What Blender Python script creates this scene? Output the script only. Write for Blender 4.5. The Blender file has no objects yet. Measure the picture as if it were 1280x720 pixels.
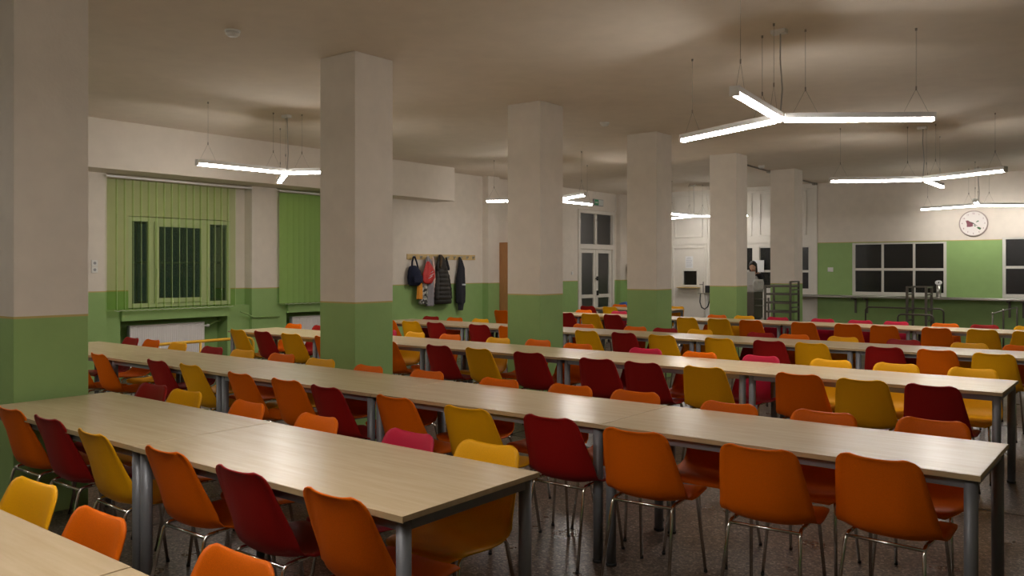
import bpy, bmesh, math, random
from math import sin, cos, pi, radians as R_
from mathutils import Vector, Matrix
random.seed(11)
S = bpy.context.scene
COL = S.collection

# ------------------------------------------------------------------ camera
cam_data = bpy.data.cameras.new('camera')
cam_data.sensor_width = 36.0
cam_data.lens = 29.31
cam_data.shift_y = -0.0199
cam_data.clip_start = 0.05
cam = bpy.data.objects.new('camera', cam_data)
COL.objects.link(cam)
cam.location = (0, 0, 1.584)
cam.rotation_euler = (pi/2, 0, R_(38.07))
S.camera = cam

# ------------------------------------------------------------------ world (night outside)
w = bpy.data.worlds.new('night'); S.world = w
w.use_nodes = True
w.node_tree.nodes['Background'].inputs[0].default_value = (0.10, 0.22, 0.28, 1)
w.node_tree.nodes['Background'].inputs[1].default_value = 0.02

# ------------------------------------------------------------------ exposure, lamp power
S.view_settings.view_transform = 'Standard'
S.view_settings.look = 'None'
S.view_settings.gamma = 1.0
S.view_settings.use_curve_mapping = False
S.view_settings.exposure = 1.72
LAMP_POWER = 19.0
LAMP_COLOUR = (1.0, 0.945, 0.89)

# ------------------------------------------------------------------ materials
def mat(name, col, rough=.6, metal=0.0, spec=.5, emit=None, estr=0, trans=0, alpha=1):
    m = bpy.data.materials.new(name); m.use_nodes = True
    b = m.node_tree.nodes['Principled BSDF']
    b.inputs['Base Color'].default_value = (*col, 1)
    b.inputs['Roughness'].default_value = rough
    b.inputs['Metallic'].default_value = metal
    b.inputs['Specular IOR Level'].default_value = spec
    b.inputs['Transmission Weight'].default_value = trans
    if emit:
        b.inputs['Emission Color'].default_value = (*emit, 1)
        b.inputs['Emission Strength'].default_value = estr
    return m

def nodes(m): return m.node_tree.nodes, m.node_tree.links, m.node_tree.nodes['Principled BSDF']

def noisy(m, scale=20, amount=.08, bump=.0, bscale=60, stretch=None, detail=4, bdist=.01):
    """multiply the base colour by fine noise and add soft relief"""
    n, l, b = nodes(m)
    tc = n.new('ShaderNodeTexCoord'); src = tc.outputs['Object']
    if stretch:
        mp = n.new('ShaderNodeMapping'); mp.inputs['Scale'].default_value = stretch
        l.new(src, mp.inputs[0]); src = mp.outputs[0]
    t = n.new('ShaderNodeTexNoise'); t.inputs['Scale'].default_value = scale; t.inputs['Detail'].default_value = detail
    l.new(src, t.inputs['Vector'])
    r = n.new('ShaderNodeMapRange'); r.inputs['From Min'].default_value = .3; r.inputs['From Max'].default_value = .7
    r.inputs['To Min'].default_value = 1-amount; r.inputs['To Max'].default_value = 1+amount
    l.new(t.outputs['Fac'], r.inputs['Value'])
    mx = n.new('ShaderNodeMix'); mx.data_type = 'RGBA'; mx.blend_type = 'MULTIPLY'; mx.inputs['Factor'].default_value = 1
    if b.inputs['Base Color'].is_linked:
        l.new(b.inputs['Base Color'].links[0].from_socket, mx.inputs['A'])
    else:
        mx.inputs['A'].default_value = b.inputs['Base Color'].default_value
    l.new(r.outputs[0], mx.inputs['B'])
    l.new(mx.outputs['Result'], b.inputs['Base Color'])
    if bump:
        t2 = n.new('ShaderNodeTexNoise'); t2.inputs['Scale'].default_value = bscale; t2.inputs['Detail'].default_value = 3
        l.new(tc.outputs['Object'], t2.inputs['Vector'])
        bp = n.new('ShaderNodeBump'); bp.inputs['Strength'].default_value = bump; bp.inputs['Distance'].default_value = bdist
        l.new(t2.outputs['Fac'], bp.inputs['Height']); l.new(bp.outputs[0], b.inputs['Normal'])
    return m

WHITE = (.75, .685, .60)
GREEN = (.295, .455, .165)
def painted(name, zline, line=True, white=WHITE, green=GREEN):
    """plaster: gloss green dado below zline (world height), matt white above, thin ochre line between"""
    m = mat(name, white, .75, spec=.25)
    n, l, b = nodes(m)
    g = n.new('ShaderNodeNewGeometry'); sp = n.new('ShaderNodeSeparateXYZ'); l.new(g.outputs['Position'], sp.inputs[0])
    cr = n.new('ShaderNodeMath'); cr.operation = 'LESS_THAN'; cr.inputs[1].default_value = zline
    l.new(sp.outputs['Z'], cr.inputs[0])
    c2 = n.new('ShaderNodeMath'); c2.operation = 'LESS_THAN'; c2.inputs[1].default_value = zline + (.014 if line else 0)
    l.new(sp.outputs['Z'], c2.inputs[0])
    m1 = n.new('ShaderNodeMix'); m1.data_type = 'RGBA'
    m1.inputs['A'].default_value = (*white, 1); m1.inputs['B'].default_value = (.55, .42, .16, 1)
    l.new(c2.outputs[0], m1.inputs['Factor'])
    m2 = n.new('ShaderNodeMix'); m2.data_type = 'RGBA'; l.new(m1.outputs['Result'], m2.inputs['A'])
    m2.inputs['B'].default_value = (*green, 1); l.new(cr.outputs[0], m2.inputs['Factor'])
    l.new(m2.outputs['Result'], b.inputs['Base Color'])
    rr = n.new('ShaderNodeMapRange'); rr.inputs['To Min'].default_value = .8; rr.inputs['To Max'].default_value = .42
    l.new(cr.outputs[0], rr.inputs['Value']); l.new(rr.outputs[0], b.inputs['Roughness'])
    noisy(m, 6, .035, bump=.25, bscale=45, bdist=.004)
    return m

M = {}
M['wall'] = painted('plaster_white_over_green_dado', 1.25)
M['wall_kitchen'] = painted('plaster_white_over_high_green', 2.14)
M['pillar'] = painted('pillar_paint_white_over_green', 1.262)
M['green_plaster'] = noisy(mat('green_gloss_plaster', GREEN, .42), 6, .04, .25, 45, bdist=.004)
M['ceiling'] = noisy(mat('ceiling_white', (.76, .675, .57), .85, spec=.2), 5, .03, .15, 30, bdist=.003)
M['beam'] = noisy(mat('bulkhead_white', WHITE, .85, spec=.2), 5, .03, .1, 30, bdist=.003)
M['white_wood'] = noisy(mat('white_gloss_woodwork', (.74, .70, .63), .35), 8, .02)
M['frame_white'] = mat('white_window_frame', (.70, .68, .62), .4)
M['orange'] = noisy(mat('orange_plastic', (.80, .150, .003), .5, spec=.12), 350, .10, .25, 260, bdist=.0008)
M['yellow'] = noisy(mat('yellow_plastic', (.90, .42, .005), .48, spec=.2), 350, .08, .25, 260, bdist=.0008)
M['dark red'] = noisy(mat('dark_red_plastic', (.32, .010, .008), .48, spec=.2), 350, .12, .25, 260, bdist=.0008)
M['crimson'] = noisy(mat('crimson_plastic', (.52, .016, .050), .48, spec=.22), 350, .10, .25, 260, bdist=.0008)
M['chrome'] = mat('chrome', (.72, .70, .66), .16, 1.0)
M['steel'] = noisy(mat('brushed_steel', (.50, .49, .46), .32, 1.0), 60, .06, stretch=(1, 1, 12))
M['dark_steel'] = mat('dull_trolley_steel', (.14, .125, .105), .45, .75)
M['rubber'] = mat('black_rubber', (.02, .02, .02), .7)
M['table_leg'] = mat('grey_powder_coat', (.215, .22, .235), .45, .25)
M['edge'] = mat('table_edge_band', (.50, .37, .20), .45)
M['lamp_body'] = mat('white_lamp_housing', (.78, .77, .74), .4)
M['wire'] = mat('steel_wire', (.30, .27, .23), .4, .6)
M['cable'] = mat('grey_cable', (.45, .43, .40), .5)
M['diffuser_dim'] = mat('lit_lamp_diffuser_dimmed', (.9, .9, .9), .5, emit=LAMP_COLOUR, estr=LAMP_POWER*.74)
M['diffuser'] = mat('lit_lamp_diffuser', (.9, .9, .9), .5, emit=LAMP_COLOUR, estr=LAMP_POWER)
M['black'] = mat('black_plastic', (.018, .018, .020), .45)
M['white_plastic'] = mat('white_plastic', (.78, .77, .73), .4)
M['paper'] = noisy(mat('white_paper', (.80, .80, .80), .8), 12, .02)
M['ink'] = mat('grey_print', (.35, .36, .40), .8)
M['oak'] = noisy(mat('pale_wood_board', (.60, .43, .19), .5), 9, .12, stretch=(6, 1, 14))
M['brown'] = noisy(mat('brown_wood', (.42, .20, .075), .5), 6, .14, stretch=(10, 10, .8))
M['radiator'] = mat('white_radiator_enamel', (.78, .74, .72), .35)
M['yellow_paint'] = mat('yellow_enamel_tube', (.78, .43, .03), .35)
M['pipe'] = mat('green_painted_pipe', (.27, .42, .13), .4)
M['navy'] = noisy(mat('navy_cloth', (.008, .011, .034), .9), 60, .2, .4, 90)
M['red_cloth'] = noisy(mat('red_cloth', (.52, .03, .025), .6), 30, .1, .3, 40)
M['orange_cloth'] = noisy(mat('orange_cloth', (.78, .30, .025), .8), 40, .1, .3, 60)
M['grey_cloth'] = noisy(mat('grey_cloth', (.26, .25, .27), .9), 60, .1, .3, 80)
M['pink_cloth'] = noisy(mat('pale_pink_cloth', (.72, .52, .45), .9), 60, .1, .3, 80)
M['puffer'] = noisy(mat('dark_brown_quilted_nylon', (.014, .011, .007), .6), 40, .2, .3, 60)
M['fur'] = noisy(mat('brown_fur_trim', (.09, .06, .03), .9), 150, .5, .8, 200)
M['charcoal'] = noisy(mat('charcoal_cloth', (.018, .019, .026), .9), 60, .15, .3, 80)
M['light_band'] = mat('pale_grey_band', (.55, .56, .60), .6)
M['skin'] = mat('skin', (.62, .36, .25), .55)
M['hair'] = mat('dark_hair', (.02, .013, .009), .5)
M['black_cloth'] = noisy(mat('black_cloth', (.015, .015, .018), .85), 60, .1)
M['apron'] = noisy(mat('off_white_apron', (.58, .57, .54), .85), 20, .06, .2, 40)
M['unlit_space'] = mat('dark_room_behind_glass', (.022, .020, .018), .7)  # dark colour stands in for the unlit space behind the glass
M['bars'] = mat('painted_window_bars', (.10, .13, .12), .6)
M['clock_face'] = mat('clock_face', (.76, .72, .68), .5)
M['clock_rim'] = mat('clock_rim_beige', (.50, .42, .38), .4)
M['print_plum'] = mat('print_plum', (.22, .07, .09), .6)
M['print_green'] = mat('print_green', (.06, .16, .06), .6)
M['exit_green'] = mat('sign_green', (.03, .30, .12), .4)
M['sign_white'] = mat('sign_white', (.60, .63, .60), .5)
M['grey_plastic'] = mat('grey_plastic', (.33, .33, .33), .5)
M['blue'] = mat('blue_plastic', (.02, .09, .32), .4)

# camouflage garment
m = M['camo'] = mat('grey_camouflage_cloth', (.2, .2, .16), .9)
n, l, b = nodes(m); v = n.new('ShaderNodeTexVoronoi'); v.inputs['Scale'].default_value = 22
tc = n.new('ShaderNodeTexCoord'); l.new(tc.outputs['Object'], v.inputs['Vector'])
cr = n.new('ShaderNodeValToRGB'); cr.color_ramp.interpolation = 'CONSTANT'
cr.color_ramp.elements[0].color = (.05, .05, .045, 1); cr.color_ramp.elements[1].position = .4; cr.color_ramp.elements[1].color = (.26, .26, .22, 1)
e = cr.color_ramp.elements.new(.7); e.color = (.45, .44, .40, 1)
sx = n.new('ShaderNodeSeparateColor'); l.new(v.outputs['Color'], sx.inputs[0]); l.new(sx.outputs[0], cr.inputs[0]); l.new(cr.outputs[0], b.inputs['Base Color'])

# maple laminate: long soft grain along X
m = M['maple'] = mat('maple_laminate', (.66, .50, .31), .27, spec=.65)
n, l, b = nodes(m)
tc = n.new('ShaderNodeTexCoord'); oi = n.new('ShaderNodeObjectInfo')
ad = n.new('ShaderNodeVectorMath'); ad.operation = 'ADD'; l.new(tc.outputs['Object'], ad.inputs[0]); l.new(oi.outputs['Location'], ad.inputs[1])
mp = n.new('ShaderNodeMapping'); mp.inputs['Scale'].default_value = (1.3, 14, 4); l.new(ad.outputs[0], mp.inputs[0])
t = n.new('ShaderNodeTexNoise'); t.inputs['Scale'].default_value = 2.2; t.inputs['Detail'].default_value = 6; t.inputs['Roughness'].default_value = .6; l.new(mp.outputs[0], t.inputs['Vector'])
cr = n.new('ShaderNodeValToRGB'); cr.color_ramp.elements[0].position = .3; cr.color_ramp.elements[0].color = (.64, .485, .29, 1)
cr.color_ramp.elements[1].position = .72; cr.color_ramp.elements[1].color = (.73, .575, .365, 1); l.new(t.outputs['Fac'], cr.inputs[0])
l.new(cr.outputs[0], b.inputs['Base Color'])

# terrazzo floor with pale joints of long slabs
m = M['floor'] = mat('brown_terrazzo', (.12, .09, .07), .28, spec=.5)
n, l, b = nodes(m)
tc = n.new('ShaderNodeTexCoord')
v = n.new('ShaderNodeTexVoronoi'); v.inputs['Scale'].default_value = 95; l.new(tc.outputs['Object'], v.inputs['Vector'])
sx = n.new('ShaderNodeSeparateColor'); l.new(v.outputs['Color'], sx.inputs[0])
cr = n.new('ShaderNodeValToRGB'); cr.color_ramp.interpolation = 'CONSTANT'
cr.color_ramp.elements[0].color = (.045, .032, .026, 1); cr.color_ramp.elements[1].position = .33; cr.color_ramp.elements[1].color = (.105, .075, .055, 1)
for p, c in ((.62, (.155, .115, .085)), (.84, (.22, .17, .13)), (.95, (.33, .27, .21))):
    e = cr.color_ramp.elements.new(p); e.color = (*c, 1)
l.new(sx.outputs[0], cr.inputs[0]); l.new(cr.outputs[0], b.inputs['Base Color'])
noisy(m, 1.5, .12)
rn = n.new('ShaderNodeTexNoise'); rn.inputs['Scale'].default_value = 3; l.new(tc.outputs['Object'], rn.inputs['Vector'])
rr = n.new('ShaderNodeMapRange'); rr.inputs['To Min'].default_value = .2; rr.inputs['To Max'].default_value = .42; l.new(rn.outputs['Fac'], rr.inputs['Value']); l.new(rr.outputs[0], b.inputs['Roughness'])
M['joint'] = mat('floor_joint_strip', (.035, .028, .025), .5)

# window glass: mostly clear, glossy
def glassmat(name, tint, gloss=.12, rough=.05):
    m = bpy.data.materials.new(name); m.use_nodes = True; n, l = m.node_tree.nodes, m.node_tree.links
    n.remove(n['Principled BSDF']); o = n['Material Output']
    t = n.new('ShaderNodeBsdfTransparent'); t.inputs[0].default_value = (*tint, 1)
    g = n.new('ShaderNodeBsdfGlossy'); g.inputs['Roughness'].default_value = rough
    mx = n.new('ShaderNodeMixShader'); fr = n.new('ShaderNodeFresnel'); fr.inputs[0].default_value = 1.5
    mr = n.new('ShaderNodeMath'); mr.operation = 'ADD'; mr.inputs[1].default_value = gloss; l.new(fr.outputs[0], mr.inputs[0])
    l.new(mr.outputs[0], mx.inputs[0]); l.new(t.outputs[0], mx.inputs[1]); l.new(g.outputs[0], mx.inputs[2]); l.new(mx.outputs[0], o.inputs[0])
    return m
M['glass'] = glassmat('window_glass', (.8, .86, .86), 0.0, .03)
M['dim_glass'] = glassmat('satin_dark_glass', (.7, .7, .7), .0, .30)

# sheer green blind fabric
def sheer(name, col, opaque, tint):
    m = bpy.data.materials.new(name); m.use_nodes = True; n, l = m.node_tree.nodes, m.node_tree.links
    n.remove(n['Principled BSDF']); o = n['Material Output']
    d = n.new('ShaderNodeBsdfDiffuse'); d.inputs[0].default_value = (*col, 1)
    tl = n.new('ShaderNodeBsdfTranslucent'); tl.inputs[0].default_value = (*col, 1)
    tr = n.new('ShaderNodeBsdfTransparent'); tr.inputs[0].default_value = tint
    a = n.new('ShaderNodeMixShader'); a.inputs[0].default_value = .5; l.new(d.outputs[0], a.inputs[1]); l.new(tl.outputs[0], a.inputs[2])
    c = n.new('ShaderNodeMixShader'); c.inputs[0].default_value = opaque; l.new(tr.outputs[0], c.inputs[1]); l.new(a.outputs[0], c.inputs[2]); l.new(c.outputs[0], o.inputs[0])
    return m
M['sheer'] = sheer('sheer_green_blind_fabric', (.50, .68, .30), .07, (.77, .855, .60, 1))
M['sheer2'] = sheer('green_blind_fabric', (.50, .74, .26), .96, (.6, .8, .3, 1))
M['hem'] = mat('green_blind_hem', (.60, .72, .42), .8)

# ------------------------------------------------------------------ mesh helper
class MB:
    def __init__(s): s.v = []; s.f = []; s.sm = []; s.mi = []
    def add(s, vs, fs, smooth=False, mi=0):
        o = len(s.v); s.v += [tuple(p) for p in vs]
        for f in fs: s.f.append(tuple(i+o for i in f)); s.sm.append(smooth); s.mi.append(mi)
        return s
    def box(s, x0, x1, y0, y1, z0, z1, mi=0, mt=None):
        vs = [Vector((x, y, z)) for z in (z0, z1) for y in (y0, y1) for x in (x0, x1)]
        if mt: vs = [mt @ p for p in vs]
        return s.add(vs, [(0, 2, 3, 1), (4, 5, 7, 6), (0, 1, 5, 4), (2, 6, 7, 3), (0, 4, 6, 2), (1, 3, 7, 5)], mi=mi)
    def tube(s, pts, r, n=8, cap=True, mi=0):
        pts = [Vector(p) for p in pts]; rr = r if isinstance(r, (list, tuple)) else [r]*len(pts)
        rings = []; ref = None
        for i, p in enumerate(pts):
            a = pts[max(i-1, 0)]; b = pts[min(i+1, len(pts)-1)]; d = (b-a).normalized()
            if ref is None: ref = Vector((0, 0, 1)) if abs(d.z) < .9 else Vector((1, 0, 0))
            u = (ref - d*ref.dot(d)).normalized(); ref = u; v = d.cross(u)
            rings.append([p + (u*cos(2*pi*k/n) + v*sin(2*pi*k/n))*rr[i] for k in range(n)])
        vs = [q for g in rings for q in g]; fs = []
        for i in range(len(pts)-1):
            for k in range(n): fs.append((i*n+k, i*n+(k+1) % n, (i+1)*n+(k+1) % n, (i+1)*n+k))
        s.add(vs, fs, True, mi)
        if cap:
            s.add(rings[0], [tuple(range(n))[::-1]], False, mi); s.add(rings[-1], [tuple(range(n))], False, mi)
        return s
    def cyl(s, x, y, z0, z1, r, n=16, mi=0): return s.tube([(x, y, z0), (x, y, z1)], r, n, mi=mi)
    def loft(s, rings, closed=True, caps=True, mi=0, smooth=True):
        n = len(rings[0]); vs = [q for g in rings for q in g]; fs = []
        for i in range(len(rings)-1):
            for k in range(n if closed else n-1): fs.append((i*n+k, i*n+(k+1) % n, (i+1)*n+(k+1) % n, (i+1)*n+k))
        if caps: fs.append(tuple(range(n))[::-1]); fs.append(tuple(range(len(vs)-n, len(vs))))
        return s.add(vs, fs, smooth, mi)
    def mesh(s, name, mats, recalc=True):
        me = bpy.data.meshes.new(name); me.from_pydata(s.v, [], s.f)
        me.polygons.foreach_set('use_smooth', s.sm); me.polygons.foreach_set('material_index', s.mi)
        for m in (mats if isinstance(mats, (list, tuple)) else [mats]): me.materials.append(M[m] if isinstance(m, str) else m)
        if recalc:
            bm = bmesh.new(); bm.from_mesh(me); bmesh.ops.remove_doubles(bm, verts=bm.verts, dist=1e-5)
            bmesh.ops.recalc_face_normals(bm, faces=bm.faces); bm.to_mesh(me); bm.free()
        me.update(); return me
    def build(s, name, mats, parent=None, loc=None, rz=0, bevel=0, recalc=True, kind=None):
        o = bpy.data.objects.new(name, s.mesh(name, mats, recalc)); COL.objects.link(o)
        if parent: o.parent = parent
        if loc: o.location = loc
        if rz: o.rotation_euler.z = rz
        if bevel:
            b = o.modifiers.new('bevel', 'BEVEL'); b.width = bevel; b.segments = 2; b.limit_method = 'ANGLE'
        if kind: o['kind'] = kind
        return o

def tag(o, label, cat, group=None):
    o['label'] = label; o['category'] = cat
    if group: o['group'] = group
    return o
def thing(name, label, cat, loc=(0, 0, 0), rz=0, group=None):
    o = bpy.data.objects.new(name, None); COL.objects.link(o); o.location = loc; o.rotation_euler.z = rz
    o.empty_display_size = .1
    return tag(o, label, cat, group)
def structure(o): o['kind'] = 'structure'; return o
def empty_structure(name, loc=(0, 0, 0)):
    o = bpy.data.objects.new(name, None); COL.objects.link(o); o.location = loc; o['kind'] = 'structure'; return o
def dup(root, label=None, loc=None, rz=None, group=None):
    r = root.copy(); COL.objects.link(r)
    if label: r['label'] = label
    if group: r['group'] = group
    if loc is not None: r.location = loc
    if rz is not None: r.rotation_euler.z = rz
    for ch in root.children:
        c = ch.copy(); COL.objects.link(c); c.parent = r
        for g in ch.children:
            d = g.copy(); COL.objects.link(d); d.parent = c
    return r

# ================================================================== THE SETTING
XW, YB, H = -11.35, 19.3, 3.51
XR, YF = 5.2, -4.2
MB().box(-12.2, XR, YF, YB+.12, -.12, 0).build('floor', 'floor')['kind'] = 'structure'
j = MB()
for yy in (2.95, 6.2, 9.6, 13.2): j.box(-11.3, XR, yy-.012, yy+.012, -.01, .0012)
for xx in (-.25, -4.9, -8.2): j.box(xx-.012, xx+.012, YF, YB, -.01, .0012)
structure(j.build('floor_joint', 'joint', parent=bpy.data.objects['floor']))
structure(MB().box(-12.2, XR, YF, YB+.12, H, H+.15).build('ceiling', 'ceiling'))

wl = MB()
wl.box(-12, XW, YF, 5.53, 0, H)
def recess(m, y0, y1, wy0, wy1):
    """window recess y0..y1; window opening wy0..wy1"""
    b0, b1 = wy0-.18, wy1-.14
    m.box(-12, -11.55, y0, wy0, 1.0, H); m.box(-12, -11.55, wy1, y1, 1.0, H)
    m.box(-12, -11.55, wy0, wy1, 2.32, H)
    m.box(-12, -11.42, y0, b0, 0, 1.0); m.box(-12, -11.42, b1, y1, 0, 1.0)
    m.box(-12, -11.37, b0, b1, .84, 1.0)
    m.box(-12, -11.70, b0, b1, 0, .84)
recess(wl, 5.53, 7.83, 5.94, 7.58)
wl.box(-12, XW, 7.83, 8.31, 0, H)
recess(wl, 8.31, 10.61, 8.72, 10.36)
wl.box(-12, XW, 10.61, 17.11, 0, H)
wl.box(-12, XW, 17.11, 18.80, 3.03, H)
wl.box(-12, XW, 18.80, YB+.12, 0, H)
wl.box(XW-.01, -11.19, 13.48, 13.85, 0, H)
wl.box(XW-.01, -11.22, 18.93, YB, 0, H)
structure(wl.build('wall_left', 'wall', recalc=False))

wb = MB()
W1 = (-5.49, -3.59, .97, 2.13); W2 = (-2.58, -.68, .97, 2.19)
wb.box(-6.25, W1[0], YB, YB+.12, 0, H); wb.box(W1[0], W1[1], YB, YB+.12, 0, W1[2]); wb.box(W1[0], W1[1], YB, YB+.12, W1[3], H)
wb.box(W1[1], W2[0], YB, YB+.12, 0, H); wb.box(W2[0], W2[1], YB, YB+.12, 0, W2[2]); wb.box(W2[0], W2[1], YB, YB+.12, W2[3], H)
wb.box(W2[1], XR, YB, YB+.12, 0, H)
structure(wb.build('wall_back', 'wall_kitchen', recalc=False))
structure(MB().box(-12, -9.96, YB, YB+.12, 0, H).build('wall_back_left', 'wall'))
structure(MB().box(XR, XR+.15, YF, YB+.12, 0, H).build('wall_right', 'wall'))
structure(MB().box(-12.2, XR+.15, YF-.15, YF, 0, H).build('wall_front', 'wall'))
structure(MB().box(XW-.02, -10.8, YF, 12.0, 2.87, H).build('ceiling_bulkhead', 'beam', bevel=.004))

# white timber partition with kitchen hatch windows
PX0, PX1 = -9.96, -6.25
pa = MB()
pa.box(PX0, -9.90, YB, YB+.12, 0, H); pa.box(-9.90, -9.02, YB, YB+.12, 2.09, H)
G0, G1 = -8.86, -6.40
pa.box(-9.02, G0, YB, YB+.12, 0, H); pa.box(G0, G1, YB, YB+.12, 0, 1.02); pa.box(G0, G1, YB, YB+.12, 2.09, H); pa.box(G1, PX1, YB, YB+.12, 0, H)
part = structure(pa.build('wall_partition', 'white_wood'))
tr = MB(); tr.box(PX0, PX1, YB-.05, YB, 3.40, 3.46); tr.box(PX0, PX1, YB-.03, YB, 3.46, H)
structure(tr.build('cornice', 'white_wood', part))
tr = MB(); tr.box(PX0, PX1, YB-.02, YB, 2.17, 2.27)
structure(tr.build('rail', 'white_wood', part))
for x0, x1 in ((-9.84, -9.08), (-8.82, -7.80), (-7.62, -6.50)):
    p = MB(); z0, z1 = 2.34, 3.36; t = .035
    for bx in ((x0, x1, z0, z0+t), (x0, x1, z1-t, z1), (x0, x0+t, z0+t, z1-t), (x1-t, x1, z0+t, z1-t)): p.box(bx[0], bx[1], YB-.022, YB, bx[2], bx[3])
    structure(p.build('panel_moulding', 'white_wood', part, bevel=.004))
for x in (-9.96, -9.00, -6.31):
    structure(MB().box(x, x+.05, YB-.025, YB, 0, 3.4).build('post', 'white_wood', part))

# skirting
structure(MB().box(XW, XW+.015, YF, 5.5, 0, .1).build('baseboard_left', 'green_plaster'))
structure(MB().box(PX1, XR, YB-.015, YB, 0, .1).build('baseboard_back', 'green_plaster'))

# ------------------------------------------------------------------ windows
def frame_bars(m, axis, at, d, xs, zs, t):
    """grid of bars; axis 'y': window in plane x=at (coords along y); axis 'x': plane y=at"""
    for i, a in enumerate(xs):
        if axis == 'y': m.box(at, at+d, a-t/2, a+t/2, zs[0], zs[-1])
        else: m.box(a-t/2, a+t/2, at, at+d, zs[0], zs[-1])
    for z in zs:
        if axis == 'y': m.box(at, at+d, xs[0], xs[-1], z-t/2, z+t/2)
        else: m.box(xs[0], xs[-1], at, at+d, z-t/2, z+t/2)

def left_window(num, y0, y1):
    z0, z1 = 1.01, 2.31
    r = empty_structure('window_%d' % num, (-11.62, y0, z0))
    k = MB(); W = y1-y0; Hh = z1-z0
    t = .06
    cuts = [0, .34, 1.24, W]            # fixed light, middle casement, fixed light
    k.box(0, .07, 0, W, 0, t); k.box(0, .07, 0, W, Hh-t, Hh)
    for y in (0, W-t): k.box(0, .07, y, y+t, t, Hh-t)
    for c in cuts[1:3]: k.box(0, .07, c-.045, c+.045, t, Hh-t)
    structure(k.build('window_frame', 'frame_white', r, bevel=.005))
    k = MB(); a0, a1 = cuts[1]+.045, cuts[2]-.045; s = .065
    for bx in ((a0, a1, t, t+s), (a0, a1, Hh-t-s, Hh-t), (a0, a0+s, t+s, Hh-t-s), (a1-s, a1, t+s, Hh-t-s)): k.box(.03, .095, bx[0], bx[1], bx[2], bx[3])
    structure(k.build('casement', 'frame_white', r, bevel=.006))
    k = MB(); k.box(.095, .125, a0+.02, a0+.045, .52, .56); k.box(.115, .13, a0+.022, a0+.043, .42, .55)
    structure(k.build('handle', 'white_plastic', r))
    for (p0, p1, q0, q1) in ((t, cuts[1]-.045, t, Hh-t), (a0+s, a1-s, t+s, Hh-t-s), (cuts[2]+.045, W-t, t, Hh-t)):
        structure(MB().box(.03, .036, p0, p1, q0, q1).build('pane', 'glass', r))
left_window(1, 5.94, 7.58); left_window(2, 8.72, 10.36)
for n, y0, y1 in ((1, 5.94, 7.58), (2, 8.72, 10.36)):
    g = thing('window_grille', 'steel bar grille outside the %s green-blind window' % ('left' if n == 1 else 'right'), 'window grille', (-11.85, y0, 1.0), group='window grilles')
    for k in range(9): MB().tube([(0, .1+k*(y1-y0-.2)/8, .0), (0, .1+k*(y1-y0-.2)/8, 1.32)], .010, 6).build('bar', 'bars', g)
    for z in (.08, .66, 1.24): MB().box(-.006, .006, -.02, y1-y0+.02, z-.014, z+.014).build('crossbar', 'bars', g)

def kitchen_window(num, W, cols, rows):
    x0, x1, z0, z1 = W
    r = empty_structure('window_%d' % num, (x0, YB+.02, z0))
    L, Hh = x1-x0, z1-z0; t = .06
    k = MB(); k.box(0, L, -.01, .07, 0, t+.02); k.box(0, L, -.01, .07, Hh-t*.6, Hh)
    k.box(0, t, -.01, .07, t, Hh-t*.6); k.box(L-t, L, -.01, .07, t, Hh-t*.6)
    structure(k.build('window_frame', 'frame_white', r, bevel=.004))
    xs = [t] + [L*c/cols for c in range(1, cols)] + [L-t]; zs = [t, rows, Hh-t*.6]
    k = MB()
    for x in xs[1:-1]: k.box(x-.022, x+.022, 0, .05, t, Hh-t*.6)
    structure(k.build('mullion', 'frame_white', r)); k = MB()
    k.box(t, L-t, -.004, .05, rows-.027, rows+.027)
    structure(k.build('transom', 'frame_white', r))
    for i in range(cols):
        for q in range(2):
            structure(MB().box(xs[i], xs[i+1], .03, .036, zs[q], zs[q+1]).build('pane', 'dim_glass', r))
    structure(MB().box(0, L, .24, .26, 0, Hh).build('dark_backdrop', 'unlit_space', r))  # flat dark sheet added in place of the unlit kitchen depth
kitchen_window(3, W1, 3, .575); kitchen_window(4, W2, 3, .62)
kitchen_window(5, (G0, G1, 1.02, 2.09), 2, .48)
# timber post between the two hatch panes, wider than a glazing bar
structure(MB().box(-7.79, -7.62, YB-.01, YB+.1, 1.02, 2.09).build('trim_1', 'white_wood'))

# ------------------------------------------------------------------ doors
# tall glazed double door with transom on the left wall
d = empty_structure('door_1', (XW-.10, 17.11, 0)); Wd = 1.69
k = MB(); k.box(0, .13, 0, .08, 0, 3.02); k.box(0, .13, Wd-.08, Wd, 0, 3.02); k.box(0, .13, .08, Wd-.08, 2.94, 3.02); k.box(0, .13, .08, Wd-.08, 2.05, 2.17); k.box(0, .10, Wd/2-.04, Wd/2+.04, 2.17, 2.94)
structure(k.build('door_frame', 'white_wood', d, bevel=.005))
for a, bb in ((.08, Wd/2-.04), (Wd/2+.04, Wd-.08)):
    structure(MB().box(.04, .046, a, bb, 2.17, 2.94).build('transom_pane', 'dim_glass', d))
for a, bb in ((.085, Wd/2-.003), (Wd/2+.003, Wd-.085)):
    k = MB(); s = .11
    k.box(.03, .085, a, a+s, .02, 2.045); k.box(.03, .085, bb-s, bb, .02, 2.045)
    k.box(.03, .085, a+s, bb-s, .02, .18); k.box(.03, .085, a+s, bb-s, .82, .91); k.box(.03, .085, a+s, bb-s, 1.95, 2.045)
    leaf = structure(k.build('door_leaf', 'white_wood', d, bevel=.004))
    structure(MB().box(.05, .056, a+s, bb-s, .91, 1.95).build('pane', 'dim_glass', leaf))
    structure(MB().box(.05, .056, a+s, bb-s, .18, .82).build('lower_pane', 'dim_glass', leaf))
    if a > .5:
        k = MB(); k.box(.085, .11, a+.03, a+.08, 1.26, 1.36); k.tube([(.13, a+.05, 1.31), (.13, a-.08, 1.31)], .013, 8); k.box(.085, .12, a+.03, a+.09, .88, 1.0)
        structure(k.build('door_handle', 'black', leaf))
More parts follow.
